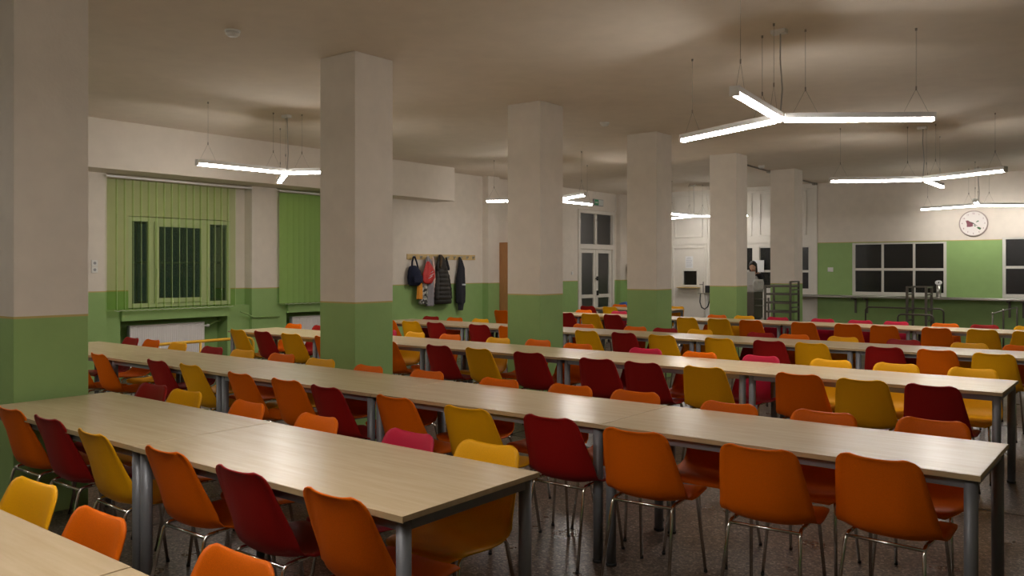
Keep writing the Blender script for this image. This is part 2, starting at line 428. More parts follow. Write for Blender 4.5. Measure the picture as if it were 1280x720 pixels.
structure(MB().box(-.14, -.12, -.05, Wd+.05, 0, 3.05).build('dark_backdrop', 'unlit_space', d))  # added dark sheet, stands for the darkness beyond the door

# white flush door with a small ticket hatch
d = empty_structure('door_2', (-9.90, YB, 0)); Wd = .88
k = MB(); k.box(0, .31, .01, .06, .02, 2.08); k.box(.67, Wd, .01, .06, .02, 2.08); k.box(.31, .67, .01, .06, .02, 1.15); k.box(.31, .67, .01, .06, 1.51, 2.08)
structure(k.build('door_leaf', 'white_wood', d))
k = MB(); k.box(0, .035, -.015, .01, 0, 2.1); k.box(Wd-.035, Wd, -.015, .01, 0, 2.1); k.box(.035, Wd-.035, -.015, .01, 2.07, 2.1)
structure(k.build('door_frame', 'white_wood', d))
k = MB()
for bx in ((.27, .71, 1.50, 1.54), (.27, .71, 1.11, 1.15), (.27, .31, 1.15, 1.50), (.67, .71, 1.15, 1.50)): k.box(bx[0], bx[1], -.02, .03, bx[2], bx[3])
structure(k.build('hatch_frame', 'frame_white', d))
structure(MB().box(.31, .67, .03, .035, 1.15, 1.51).build('hatch_pane', 'dim_glass', d))
structure(MB().box(.29, .69, .10, .12, 1.13, 1.53).build('dark_backdrop', 'unlit_space', d))  # added dark sheet, stands for the darkness inside the hatch
structure(MB().box(.18, .76, -.16, .01, 1.07, 1.095).build('hatch_ledge', 'oak', d, bevel=.004))

# ------------------------------------------------------------------ pillars
pil_labels = ['thick pillar at the far left edge, white above green',
              'nearest full-height pillar, white over green, left of the coat rack',
              'second full-height pillar, right of the coat rack and brown cabinet',
              'middle pillar between the tall glazed door and the ticket hatch door',
              'pillar between the ticket hatch door and the person at the counter',
              'farthest pillar, behind the steel tray shelf trolley']
for k, lb in enumerate(pil_labels):
    y0 = 2.177 + 2.786*k; x1 = -5.657
    o = MB().box(-.24, .24, -.231, .231, 0, H).build('pillar', 'pillar', loc=(x1-.24, y0+.231, 0), bevel=.006)
    tag(o, lb, 'pillar', 'row of square pillars')

# ================================================================== LAMPS
ZL = 2.78
def make_lamp(x, y, ang, label, glow='diffuser'):
    t = thing('pendant_light', label, 'ceiling light', (x, y, ZL), group='three-armed pendant lights')
    up = H - ZL
    prof_h = [(-.032, .009), (.032, .009), (.030, .052), (-.030, .052)]
    prof_d = [(-.0235, .010), (.0235, .010), (.0235, -.008), (.020, -.016), (.010, -.020), (-.010, -.020), (-.020, -.016), (-.0235, -.008)]
    for i in range(3):
        a = ang + i*2*pi/3; c, s = cos(a), sin(a)
        def P(r, l, z): return (c*r - s*l, s*r + c*l, z)
        m = MB(); m.loft([[P(r, l, z) for l, z in prof_h] for r in (.035, 1.21)], smooth=False)
        m.loft([[P(r, l, z) for l, z in ((-.034, -.020), (.034, -.020), (.034, .050), (-.034, .050))] for r in (1.21, 1.225)], smooth=False)
        arm = m.build('arm', 'lamp_body', t)
        m = MB(); m.loft([[P(r, l, z) for l, z in prof_d] for r in (.03, 1.208)], smooth=False)
        m.build('diffuser', glow, arm)
        for r in (.2, 1.08):
            m = MB(); zk = .052+.19
            m.tube([P(r, 0, up), P(r, 0, zk)], .0016, 5); m.tube([P(r, 0, up), P(r, 0, up-.02)], .009, 8); m.tube([P(r, 0, zk+.02), P(r, 0, zk-.012)], .006, 6)
            m.tube([P(r, 0, zk), P(r-.10, 0, .05)], .0013, 5); m.tube([P(r, 0, zk), P(r+.10, 0, .05)], .0013, 5)
            m.build('suspension_wire', 'wire', t)
    MB().tube([(0, 0, -.028), (0, 0, .050)], .033, 12).build('hub', 'lamp_body', t)
    MB().tube([(0, 0, .05), (.012, .01, .25), (-.006, .012, .5), (.0, .0, up-.03)], .006, 6).build('power_cable', 'cable', t)
    MB().box(-.07, .05, -.035, .035, up-.035, up).build('ceiling_box', 'white_plastic', t, bevel=.004)
    return t
make_lamp(-2.45, 6.65, R_(36), 'nearest and largest Y-shaped pendant light, upper right of the room')
make_lamp(-2.60, 12.42, R_(90), 'Y-shaped pendant light right of centre, in front of the clock wall')
make_lamp(-2.83, 18.2, R_(36), 'Y-shaped pendant light hanging just above the wall clock', 'diffuser_dim')
make_lamp(-8.72, 6.53, R_(28), 'Y-shaped pendant light left, in front of the green blinds')
make_lamp(-8.55, 12.13, R_(90), 'Y-shaped pendant light half hidden behind the second full-height pillar')
make_lamp(-8.62, 17.85, R_(30), 'farthest left Y-shaped pendant light, in front of the white partition', 'diffuser_dim')

make_lamp(-2.50, .85, R_(36), 'Y-shaped pendant light above the nearest tables, just out of view')  # both unseen, added along the lamp spacing to brighten the foreground chairs
make_lamp(-8.70, .90, R_(28), 'Y-shaped pendant light behind the far left pillar, out of view')

# ================================================================== TABLES
TL, TW, TH = 1.786, .77, .75
def make_table():
    t = thing('dining_table', '', 'table', (0, 0, 0))
    MB().box(.0032, TL-.0032, 0, TW, TH-.022, TH, mi=0).build('tabletop', ['maple'], t, bevel=.002)
    e = MB(); g = .0035
    e.box(.001, TL-.001, -g, 0, TH-.023, TH-.001); e.box(.001, TL-.001, TW, TW+g, TH-.023, TH-.001)
    e.build('edge_band', 'edge', t)
    for x in (.042, TL-.042):
        for y in (.042, TW-.042):
            l_ = MB(); l_.cyl(x, y, .012, TH-.03, .027, 20); l_.cyl(x, y, 0, .014, .030, 16, mi=1)
            l_.build('leg', ['table_leg', 'rubber'], t)
    for y in (.036, TW-.036): MB().box(.06, TL-.06, y-.012, y+.012, TH-.062, TH-.022).build('apron', 'table_leg', t)
    for x in (.036, TL-.036): MB().box(x-.012, x+.012, .06, TW-.06, TH-.062, TH-.022).build('apron', 'table_leg', t)
    return t
ORD = ['first', 'second', 'third', 'fourth', 'fifth', 'sixth', 'seventh', 'eighth', 'ninth', 'tenth', 'eleventh', 'twelfth', 'thirteenth', 'fourteenth', 'fifteenth', 'sixteenth']
ROWN = ['nearest', 'second', 'third', 'fourth', 'fifth', 'sixth', 'seventh']
ROWS = [(-.484, .40, 2), (-2.008, 1.975, 2), (-.579, 3.78, 5), (-.849, 6.38, 5), (-.745, 8.93, 5), (-.92, 12.20, 5), (-7.62, 14.60, 1)]
proto = make_table(); first = True
for r, (xe, y, n_) in enumerate(ROWS):
    for k in range(n_):
        if n_ == 1: lb = 'short maple-topped table standing alone before the tall glazed door'
        else:
            pos = 'right end' if k == 0 else 'left end' if k == n_-1 else ORD[k] + ' from right'
            lb = 'maple-topped grey-legged table, %s of the %s table row from camera' % (pos, ROWN[r])
        loc = (xe-(k+1)*TL, y + (.004 if k % 2 else 0), 0)
        grp = 'tables of the %s row' % ROWN[r]
        if first: proto.location = loc; proto['label'] = lb; proto['group'] = grp; first = False
        else: dup(proto, lb, loc, group=grp)

# ================================================================== CHAIRS
def shell_mesh(colour):
    prof = [(.222, .418), (.214, .436), (.195, .446), (.15, .449), (.08, .442), (.01, .434), (-.06, .430), (-.115, .433), (-.152, .445), (-.180, .468), (-.198, .505), (-.212, .56), (-.225, .62), (-.238, .68), (-.248, .725), (-.255, .752), (-.261, .770), (-.267, .783), (-.274, .790)]
    hw = [.190, .198, .202, .207, .212, .216, .218, .218, .217, .215, .211, .205, .196, .187, .180, .175, .172, .169, .167]
    nU = 15; n_ = len(prof); top = []; bot = []
    for i, (y, z) in enumerate(prof):
        a = prof[max(i-1, 0)]; b_ = prof[min(i+1, n_-1)]; ty, tz = b_[0]-a[0], b_[1]-a[1]; L = math.hypot(ty, tz); ny, nz = tz/L, -ty/L
        w_ = hw[i]
        rc = .042; dd = .790 - z
        if i > 9 and dd < rc: w_ -= rc - math.sqrt(max(rc*rc-(rc-dd)**2, 0))
        rf = .05; df = .222 - y
        if i < 5 and df < rf: w_ -= (rf - math.sqrt(max(rf*rf-(rf-df)**2, 0)))*.8
        seat = max(0, 1 - max(0, i-6)/4) if i > 6 else 1
        back = 1 - seat
        ra, rb = [], []
        for k in range(nU):
            u = -1 + 2*k/(nU-1)
            # dish of the seat, wings at the bend, gently hollow back
            bend = math.exp(-((i-9.5)/3.2)**2)
            off = (.010*seat + .020*back + .052*bend) * abs(u)**2.8
            if abs(u) > .99: off -= .009
            if i == 0: off -= .004
            if i >= n_-2: off -= .0
            x = w_*u
            ra.append((x, y+ny*off, z+nz*off)); rb.append((x*(1 if abs(u) < .99 else 1.0), y+ny*(off-.006), z+nz*(off-.006)))
        top.append(ra); bot.append(rb)
    vs = [p for g in top for p in g] + [p for g in bot for p in g]; N = n_*nU; fs = []
    for i in range(n_-1):
        for k in range(nU-1):
            q = i*nU+k; fs.append((q, q+1, q+nU+1, q+nU)); fs.append((N+q, N+q+nU, N+q+nU+1, N+q+1))
    edge = [i*nU for i in range(n_)] + [(n_-1)*nU+k for k in range(1, nU)] + [i*nU+nU-1 for i in range(n_-2, -1, -1)] + [k for k in range(nU-2, 0, -1)]
    for i in range(len(edge)):
        a, b_ = edge[i], edge[(i+1) % len(edge)]; fs.append((a, b_, N+b_, N+a))
    m = MB(); m.add(vs, fs, True); return m.mesh(colour.replace(' ', '_') + '_seat_shell', colour)
SHELL = {c: shell_mesh(c) for c in ('orange', 'yellow', 'dark red', 'crimson')}
def leg_mesh(sx, sy):
    m = MB()
    if sy < 0: pts = [(.155, -.10, .424), (.157, -.140, .423), (.159, -.160, .414), (.161, -.170, .398), (.182, -.262, .012)]
    else: pts = [(.155, .09, .424), (.157, .125, .423), (.159, .142, .414), (.161, .150, .398), (.182, .212, .012)]
    m.tube([(sx*x, y, z) for x, y, z in pts], .0085, 8)
    e = pts[-1]; m.tube([(sx*e[0], e[1]+(-.003 if sy < 0 else .002), .014), (sx*e[0], e[1]+(-.003 if sy < 0 else .002), 0)], .0098, 8, mi=1)
    return m.mesh('chair_leg', ['chrome', 'rubber'])
LEGM = [leg_mesh(a, b_) for a in (-1, 1) for b_ in (-1, 1)]
m = MB()
for sx in (-1, 1): m.tube([(sx*.155, -.11, .424), (sx*.155, .10, .424)], .0085, 8)
m.tube([(-.16, -.163, .414), (.16, -.163, .414)], .0075, 8); m.tube([(-.155, .06, .418), (.155, .06, .418)], .007, 8)
FRAMEM = m.mesh('chair_frame', 'chrome')
def place_chair(r, s, colour, x, y, num, total):
    side = 'near' if s == 'f' else 'far'
    pos = 'rightmost' if num == 0 else 'leftmost' if num == total-1 else ORD[num] + ' from right'
    lb = '%s plastic chair, %s along the %s side of the %s table row' % (colour, pos, side, ROWN[r])
    rz = R_(random.uniform(-4, 4))
    if s == 'f': yy = y + .272; rot = rz
    else: yy = y - .272; rot = pi + rz
    t = thing('dining_chair', lb, 'chair', (x, yy, 0), rot, group='chairs on the %s side of the %s table row' % (side, ROWN[r]))
    for nm, me in [('seat_shell', SHELL[colour]), ('seat_frame', FRAMEM)] + [('leg', q) for q in LEGM]:
        o = bpy.data.objects.new(nm, me); COL.objects.link(o); o.parent = t
    return t
CHAIRS = [
(0, 'b', 'yellow', -3.26, 1.35),
(0, 'b', 'orange', -2.69, 1.31),
(0, 'b', 'orange', -2.01, 1.36),
(1, 'f', 'orange', -5.14, 1.94),
(1, 'f', 'dark red', -4.65, 1.94),
(1, 'f', 'yellow', -4.06, 1.9),
(1, 'f', 'orange', -3.43, 1.91),
(1, 'f', 'dark red', -2.86, 1.9),
(1, 'f', 'orange', -2.3, 1.9),
(1, 'b', 'dark red', -5.37, 2.96),
(1, 'b', 'yellow', -4.93, 2.94),
(1, 'b', 'orange', -4.25, 2.92),
(1, 'b', 'orange', -3.56, 2.88),
(1, 'b', 'crimson', -2.87, 2.87),
(1, 'b', 'yellow', -2.38, 2.9),
(2, 'f', 'orange', -8.1, 3.61),
(2, 'f', 'orange', -7.7, 3.67),
(2, 'f', 'dark red', -6.78, 3.72),
(2, 'f', 'yellow', -6.26, 3.72),
(2, 'f', 'orange', -5.46, 3.65),
(2, 'f', 'orange', -4.9, 3.64),
(2, 'f', 'dark red', -4.39, 3.59),
(2, 'f', 'orange', -3.71, 3.56),
(2, 'f', 'yellow', -3.12, 3.54),
(2, 'f', 'dark red', -2.58, 3.59),
(2, 'f', 'orange', -2.05, 3.54),
(2, 'f', 'orange', -1.43, 3.54),
(2, 'f', 'orange', -0.93, 3.66),
(2, 'b', 'dark red', -9.12, 4.77),
(2, 'b', 'orange', -8.73, 4.77),
(2, 'b', 'yellow', -8.14, 4.74),
(2, 'b', 'dark red', -7.46, 4.72),
(2, 'b', 'yellow', -6.94, 4.72),
(2, 'b', 'orange', -6.34, 4.73),
(2, 'b', 'yellow', -5.73, 4.68),
(2, 'b', 'orange', -5.05, 4.59),
(2, 'b', 'orange', -4.44, 4.64),
(2, 'b', 'orange', -3.71, 4.62),
(2, 'b', 'orange', -3.14, 4.67),
(2, 'b', 'orange', -2.65, 4.69),
(2, 'b', 'orange', -2.0, 4.63),
(2, 'b', 'orange', -1.46, 4.67),
(2, 'b', 'orange', -0.95, 4.77),
(3, 'f', 'yellow', -9.31, 6.2),
(3, 'f', 'dark red', -8.83, 6.22),
(3, 'f', 'yellow', -8.27, 6.21),
(3, 'f', 'orange', -7.62, 6.2),
(3, 'f', 'orange', -6.65, 6.22),
(3, 'f', 'dark red', -5.83, 6.21),
(3, 'f', 'yellow', -5.29, 6.21),
(3, 'f', 'dark red', -4.69, 6.2),
(3, 'f', 'dark red', -3.91, 6.14),
(3, 'f', 'dark red', -3.44, 6.14),
(3, 'f', 'yellow', -2.91, 6.16),
(3, 'f', 'orange', -2.15, 6.19),
(3, 'f', 'yellow', -1.7, 6.15),
(3, 'f', 'dark red', -1.22, 6.14),
(3, 'b', 'orange', -9.64, 7.36),
(3, 'b', 'dark red', -9.06, 7.35),
(3, 'b', 'crimson', -7.74, 7.35),
(3, 'b', 'yellow', -7.22, 7.31),
(3, 'b', 'orange', -6.66, 7.33),
(3, 'b', 'yellow', -5.91, 7.31),
(3, 'b', 'orange', -5.41, 7.38),
(3, 'b', 'orange', -4.79, 7.26),
(3, 'b', 'crimson', -3.98, 7.24),
(3, 'b', 'orange', -3.43, 7.24),
(3, 'b', 'crimson', -2.86, 7.27),
(3, 'b', 'yellow', -2.26, 7.33),
(3, 'b', 'yellow', -1.73, 7.37),
(3, 'b', 'yellow', -1.18, 7.39),
(4, 'f', 'orange', -9.26, 8.76),
(4, 'f', 'yellow', -8.79, 8.75),
(4, 'f', 'dark red', -8.28, 8.76),
(4, 'f', 'dark red', -7.52, 8.81),
(4, 'f', 'orange', -6.98, 8.8),
(4, 'f', 'yellow', -5.72, 8.8),
(4, 'f', 'dark red', -5.18, 8.8),
(4, 'f', 'yellow', -4.65, 8.76),
(4, 'f', 'yellow', -3.93, 8.77),
(4, 'f', 'dark red', -3.38, 8.79),
(4, 'f', 'yellow', -2.91, 8.8),
(4, 'f', 'dark red', -2.21, 8.8),
(4, 'f', 'orange', -1.72, 8.81),
(4, 'f', 'yellow', -1.24, 8.75),
(4, 'b', 'dark red', -9.35, 9.84),
(4, 'b', 'orange', -8.85, 9.84),
(4, 'b', 'yellow', -8.31, 9.83),
(4, 'b', 'orange', -6.4, 9.81),
(4, 'b', 'orange', -5.59, 9.83),
(4, 'b', 'dark red', -5.08, 9.8),
(4, 'b', 'yellow', -4.67, 9.86),
(4, 'b', 'dark red', -3.85, 9.86),
(4, 'b', 'orange', -3.43, 9.83),
(4, 'b', 'yellow', -2.9, 9.82),
(4, 'b', 'dark red', -2.25, 9.86),
(4, 'b', 'yellow', -1.6, 9.84),
(4, 'b', 'orange', -1.14, 9.86),
(5, 'f', 'orange', -9.66, 12.0),
(5, 'f', 'dark red', -8.3, 12.07),
(5, 'f', 'yellow', -7.77, 12.05),
(5, 'f', 'dark red', -7.3, 12.04),
(5, 'f', 'yellow', -5.95, 12.06),
(5, 'f', 'yellow', -5.43, 12.05),
(5, 'f', 'orange', -4.9, 12.03),
(5, 'f', 'orange', -4.11, 12.04),
(5, 'f', 'orange', -3.52, 12.07),
(5, 'f', 'orange', -3.01, 12.02),
(5, 'f', 'orange', -2.36, 12.02),
(5, 'f', 'yellow', -1.84, 12.06),
(5, 'f', 'yellow', -1.32, 12.03),
(5, 'b', 'orange', -8.52, 13.1),
(5, 'b', 'crimson', -7.79, 13.1),
(5, 'b', 'orange', -5.9, 13.09),
(5, 'b', 'yellow', -5.43, 13.13),
(5, 'b', 'crimson', -4.85, 13.08),
(5, 'b', 'crimson', -4.14, 13.09),
(5, 'b', 'crimson', -3.58, 13.08),
(5, 'b', 'crimson', -3.11, 13.11),
(5, 'b', 'orange', -2.43, 13.08),
(5, 'b', 'dark red', -1.95, 13.09),
(5, 'b', 'yellow', -1.45, 13.12),
(6, 'f', 'dark red', -9.36, 14.44),
(6, 'f', 'yellow', -8.82, 14.45),
(6, 'b', 'orange', -9.2, 15.53),
(6, 'b', 'yellow', -7.85, 15.47)
]
by = {}
for c in CHAIRS: by.setdefault((c[0], c[1]), []).append(list(c))
for (r, s), L in by.items():
    L.sort(key=lambda c: -c[3])
    for a, b_ in zip(L, L[1:]):
        if a[3]-b_[3] < .445: b_[3] = a[3]-.445
    for k, c in enumerate(L): place_chair(r, s, c[2], c[3], c[4], k, len(L))
# ================================================================== BLINDS, RADIATORS, RAIL
def blind(y0, y1, pitch, ang, fabric, label, width=.127, rail_to=None):
    t = thing('vertical_blind', label, 'blind', (-11.30, y0, 0), group=None)
    ry = (rail_to or y1) - y0
    MB().box(-.022, .022, -.03, ry, 2.815, 2.845).build('headrail', 'white_plastic', t, bevel=.003)
    n_ = int(round((y1-y0)/pitch)); sl = MB(); K = 6
    # one slat, slightly cupped, standing at the origin
    ring = []
    for k in range(K+1):
        u = (k/K-.5)*width; ring.append((u, -.014*(1-(2*k/K-1)**2)))
    sl.loft([[(a, b_, z) for a, b_ in ring] for z in (1.005, 2.80)], closed=False, caps=False)
    me = sl.mesh('blind_slat', fabric, recalc=False)
    wt = MB(); wt.box(-width/2, width/2, -.003, .003, .985, 1.007); wm = wt.mesh('slat_weight', 'pipe')
    hb = MB(); hb.box(width/2-.005, width/2+.0, -.0012, .0012, 1.005, 2.80); hm_ = hb.mesh('slat_hem', 'hem') if fabric == 'sheer' else None
    for k in range(n_):
        o = bpy.data.objects.new('slat', me); COL.objects.link(o); o.parent = t; o.location = (0, pitch*(k+.5), 0); o.rotation_euler.z = ang + R_(random.uniform(-2.5, 2.5))
        if hm_: q_ = bpy.data.objects.new('hem', hm_); COL.objects.link(q_); q_.parent = o
        p = bpy.data.objects.new('weight', wm); COL.objects.link(p); p.parent = o
    ch = MB()
    for k in range(n_-1):
        a = pitch*(k+.5)
        ch.tube([(.055, a, .998), (.055, a+pitch*.5, .985), (.055, a+pitch, .998)], .0025, 4)
    ch.build('bead_chain', 'white_plastic', t)
    return t
blind(5.53, 7.48, .115, R_(64), 'sheer', 'sheer green vertical blind with open slats over the barred window', rail_to=7.80)
blind(8.33, 10.5, .112, R_(70), 'sheer2', 'bright green closed vertical blind beside the nearest full-height pillar')

def radiator(y0, y1, label):
    t = thing('radiator', label, 'radiator', (-11.56, y0, 0), group='white panel radiators')
    L = y1-y0; m = MB(); n_ = int(L/.033)
    front = []
    for k in range(n_):
        a = k*L/n_; w_ = L/n_
        front += [(.06, a+w_*.08), (.063, a+w_*.3), (.063, a+w_*.7), (.06, a+w_*.92)]
    prof = [(0, 0)] + front + [(0, L)]
    m.loft([[(x, y, z) for x, y in prof] for z in (.17, .74)], smooth=False)
    m.build('panel', 'radiator', t)
    g = MB(); g.box(-.005, .06, 0, L, .742, .762)
    g.build('top_grille', 'radiator', t, bevel=.004)
    MB().box(-.008, .064, -.012, 0, .16, .76).build('side_cover', 'grey_plastic', t)
    p = MB(); p.tube([(.03, L, .70), (.03, L+.06, .70)], .012, 8); p.tube([(.03, L+.05, .70), (.03, L+.09, .70)], .022, 10)
    p.build('valve', 'white_plastic', t)
    p = MB(); p.tube([(.03, L+.09, .70), (.02, L+.16, .735), (.0, L+.28, .76), (-.02, L+.32, .76)], .011, 8)
    p.build('pipe', 'pipe', t)
radiator(5.94, 7.10, 'white panel radiator in the niche under the sheer green blind')
radiator(8.72, 9.9, 'white panel radiator under the bright green closed blind')
pp = MB(); pp.tube([(XW+.03, 7.60, .90), (XW+.035, 7.72, .86), (XW+.03, 7.84, .80), (XW+.03, 8.34, .79)], .011, 8)
tag(pp.build('heating_pipe', 'pipe'), 'green painted heating pipe across the pier between the two blinds', 'pipe')
t = thing('guard_rail', 'low yellow tubular rail in front of the radiator', 'rail', (-10.55, 5.6, 0))
MB().tube([(0, 0, 0), (0, 0, .48), (0, .02, .53), (0, .07, .56), (0, 1.62, .56), (0, 1.68, .53), (0, 1.70, .48), (0, 1.70, 0)], .022, 10).build('rail_tube', 'yellow_paint', t)
MB().tube([(0, .85, 0), (0, .85, .56)], .018, 8).build('middle_post', 'yellow_paint', t)

# sockets and switches
def plate(name, label, cat, loc, axis, w_=.08, h_=.08):
    t = thing(name, label, cat, loc)
    def bx(a0, a1, d0, d1, z0, z1): return MB().box(d0, d1, a0, a1, z0, z1) if axis == 'x' else MB().box(a0, a1, -d1, -d0, z0, z1)
    bx(-w_/2, w_/2, 0, .012, -h_/2, h_/2).build('plate', 'white_plastic', t, bevel=.003)
    bx(-w_*.28, w_*.28, .012, .017, -h_*.3, h_*.3).build('rocker', 'white_plastic', t)
    return t
t = thing('wall_socket', 'white double wall socket beside the left pillar', 'socket', (XW, 5.37, 1.60))
for z in (-.045, .045):
    o = MB().box(0, .014, -.042, .042, z-.042, z+.042).build('socket', 'white_plastic', t, bevel=.004)
    MB().tube([(.0145, 0, z), (.0155, 0, z)], .020, 14).build('socket_well', 'grey_plastic', o)
plate('light_switch', 'white light switch on the green back wall left of the hatch window', 'switch', (-5.96, YB, 1.54), 'y', .12, .10)
plate('light_switch', 'small white light switch left of the tall glazed door', 'switch', (XW, 16.86, 1.45), 'x')
t = thing('paper_dispenser', 'white wall dispenser in the far left corner', 'dispenser', (-10.95, YB, 1.36))
MB().box(-.17, .17, -.16, 0, 0, .34).build('body', 'white_plastic', t, bevel=.02)
MB().box(-.10, .10, -.165, -.155, .0, .04).build('outlet', 'grey_plastic', t)
o = MB().box(-.17, .17, -.2, .0, 0, .05).build('waste_bin_lid', 'blue', None, loc=(-10.95, 18.6, .62))
bpy.data.objects.remove(o)
t = thing('waste_bin', 'blue bin lid showing above the chairs beside the corner dispenser', 'bin', (-10.41, 17.8, 0))
m = MB(); m.loft([[(cos(a)*r, sin(a)*r, z) for a in [2*pi*i/20 for i in range(20)]] for r, z in ((.13, 0), (.17, .62))]); m.build('bin_body', 'grey_plastic', t)
m = MB(); m.loft([[(cos(a)*r, sin(a)*r, z) for a in [2*pi*i/20 for i in range(20)]] for r, z in ((.18, .62), (.18, .66), (.14, .72), (.05, .745))]); m.build('lid', 'blue', t)

# ceiling details
for x, y, lb in ((-5.96, 3.93, 'round white smoke detector on the ceiling, left and nearest'), (-5.85, 9.46, 'round white smoke detector on the ceiling between second and middle pillars'), (-6.0, 15.3, 'round white smoke detector on the ceiling near the farthest pillar')):
    t = thing('smoke_detector', lb, 'smoke detector', (x, y, H), group='ceiling smoke detectors')
    MB().cyl(0, 0, -.014, 0, .062, 24).build('base', 'white_plastic', t)
    m = MB(); m.loft([[(cos(a)*r, sin(a)*r, z) for a in [2*pi*i/24 for i in range(24)]] for r, z in ((.055, -.014), (.055, -.034), (.036, -.050))]); m.build('sensor_head', 'white_plastic', t)
cb = MB(); cb.tube([(-6.12, 14.9, H-.02), (-6.18, 16.2, H-.02), (-6.27, 19.27, H-.02)], .016, 8); cb.box(-6.22, -6.14, 16.12, 16.24, H-.05, H); cb.box(-6.31, -6.22, 19.1, 19.2, H-.05, H)
tag(cb.build('ceiling_conduit', 'wire'), 'thin dark conduit along the ceiling toward the back wall', 'conduit')
cd = MB(); cd.tube([(XW+.012, 18.9, 3.42), (XW+.012, 18.9, 3.06), (XW+.012, 18.80, 3.05)], .010, 6)
tag(cd.build('wall_conduit', 'white_plastic'), 'white cable conduit at upper right of the tall glazed door', 'conduit')

# exit sign
t = thing('exit_sign', 'small green and white emergency exit sign above the tall glazed door', 'sign', (XW, 18.0, 3.23), 0)
MB().box(0, .05, -.22, .22, -.085, .085).build('housing', 'grey_plastic', t, bevel=.004)
MB().box(.05, .054, -.205, .205, -.07, .07).build('sign_face', 'sign_white', t)
MB().box(.054, .056, -.205, -.02, -.07, .07).build('green_field', 'exit_green', t)
m = MB()
m.add([(.0575, -.18, -.012), (.0575, -.10, -.012), (.0575, -.10, .012), (.0575, -.18, .012)], [(0, 1, 2, 3)]); m.add([(.0575, -.10, -.035), (.0575, -.05, 0), (.0575, -.10, .035)], [(0, 1, 2)])
m.build('arrow', 'sign_white', t)

# brown cabinet behind the second pillar
t = thing('tall_cabinet', 'tall brown wooden cabinet standing against the wall right of the coats', 'cabinet', (-11.34, 13.87, 0))
k = MB(); k.box(0, 0.42, 0, .9, 0, 2.12); k.build('carcass', 'brown', t, bevel=.004)
MB().box(0.42, 0.44, .01, .445, .05, 2.10).build('door', 'brown', t); MB().box(0.42, 0.44, .455, .89, .05, 2.10).build('door', 'brown', t)

# ================================================================== COAT RACK AND CLOTHES
CY0, CY1 = 11.24, 13.22
t = thing('coat_rack', 'long pale wooden coat rack board with hooks on the left wall', 'coat rack', (XW, CY0, 1.74))
MB().box(0, .022, 0, CY1-CY0, 0, .105).build('board', 'oak', t, bevel=.003)
HK = [.16+k*(CY1-CY0-.24)/9 for k in range(10)]
for y in HK:
    m = MB(); m.tube([(.022, y, .06), (.065, y, .055), (.085, y, .075)], .007, 6); m.tube([(.022, y, .04), (.05, y, .03), (.058, y, .045)], .006, 6); m.box(.022, .027, y-.014, y+.014, .02, .08)
    m.build('hook', 'steel', t)
def cloth_rings(sections, n_=28, folds=5, amp=.012, seed=0):
    """sections: (z, y centre, half width, half depth, x centre)"""
    rnd = random.Random(seed); ph = rnd.uniform(0, 6); rings = []
    for z, cy_, hw_, hd, cx_ in sections:
        g = []
        for k in range(n_):
            a = 2*pi*k/n_; am = amp*min(1, hw_/.1)
            f_ = 1 + am/hd*.6*sin(folds*a+ph+z*3) + am/hw_*.3*sin((folds+2)*a-ph)
            g.append((cx_+cos(a)*hd*f_, cy_+sin(a)*hw_*f_, z))
        rings.append(g)
    return rings
def lerp_sections(keys, step=.02):
    out = []
    for (a, b_) in zip(keys, keys[1:]):
        n_ = max(1, int(abs(a[0]-b_[0])/step))
        for i in range(n_):
            u = i/n_; out.append(tuple(p*(1-u)+q*u for p, q in zip(a, b_)))
    out.append(keys[-1]); return out
X0 = XW + .10
# backpack
t = thing('backpack', 'navy backpack hanging leftmost on the coat rack', 'backpack', (X0, 11.36, 1.24))
ks = [(.0, 0, .10, .05, 0), (.03, 0, .155, .075, 0), (.16, .01, .175, .09, 0), (.28, .0, .155, .075, 0), (.36, -.02, .10, .05, -.01), (.385, -.02, .05, .025, -.01)]
MB().loft(cloth_rings(lerp_sections(ks), folds=3, amp=.008, seed=1)).build('bag_body', 'navy', t)
m = MB(); m.tube([(-.01, -.07, .34), (-.02, -.05, .45), (-.02, -.012, .55), (-.02, .02, .55), (-.02, .07, .45), (-.01, .10, .33)], [.016]*6, 8); m.build('strap', 'navy', t)
m = MB(); m.loft(cloth_rings(lerp_sections([(.05, .01, .11, .03, .085), (.10, .01, .125, .035, .085), (.19, .01, .115, .02, .09)]), folds=3, amp=.004, seed=2)); m.build('front_pocket', 'navy', t)
# orange cloth
ks = [(1.50, 11.50, .035, .02, X0-.01), (1.40, 11.48, .05, .025, X0+.02), (1.2, 11.47, .065, .03, X0+.03), (.98, 11.46, .075, .03, X0+.03)]
tag(MB().loft(cloth_rings(lerp_sections(ks), amp=.010, seed=3)).build('orange_garment', 'orange_cloth'), 'orange cloth hanging below the navy backpack', 'garment')
# red drawstring bag
t = thing('drawstring_bag', 'red bag with white markings hanging between backpack and grey coat', 'bag', (X0+.07, 11.62, 1.27)); t.rotation_euler.x = R_(-12)
ks = [(.0, -.02, .05, .03, 0), (.04, .0, .11, .05, 0), (.16, .02, .15, .06, 0), (.27, .02, .125, .05, 0), (.36, -.02, .08, .035, 0), (.43, -.05, .03, .02, 0)]
MB().loft(cloth_rings(lerp_sections(ks), folds=4, amp=.012, seed=4)).build('bag_body', 'red_cloth', t)
m = MB(); m.tube([(0, -.05, .42), (-.02, -.06, .50), (-.03, -.05, .55)], .005, 6); m.build('cord', 'light_band', t)
m = MB()
for a in ((-.04, .10, .05, .17), (-.02, .15, .08, .22), (0.0, .22, .05, .26)):
    m.tube([(.061, a[0], a[1]), (.068, (a[0]+a[2])/2, (a[1]+a[3])/2), (.060, a[2], a[3])], .007, 5)
m.build('white_marking', 'light_band', t)
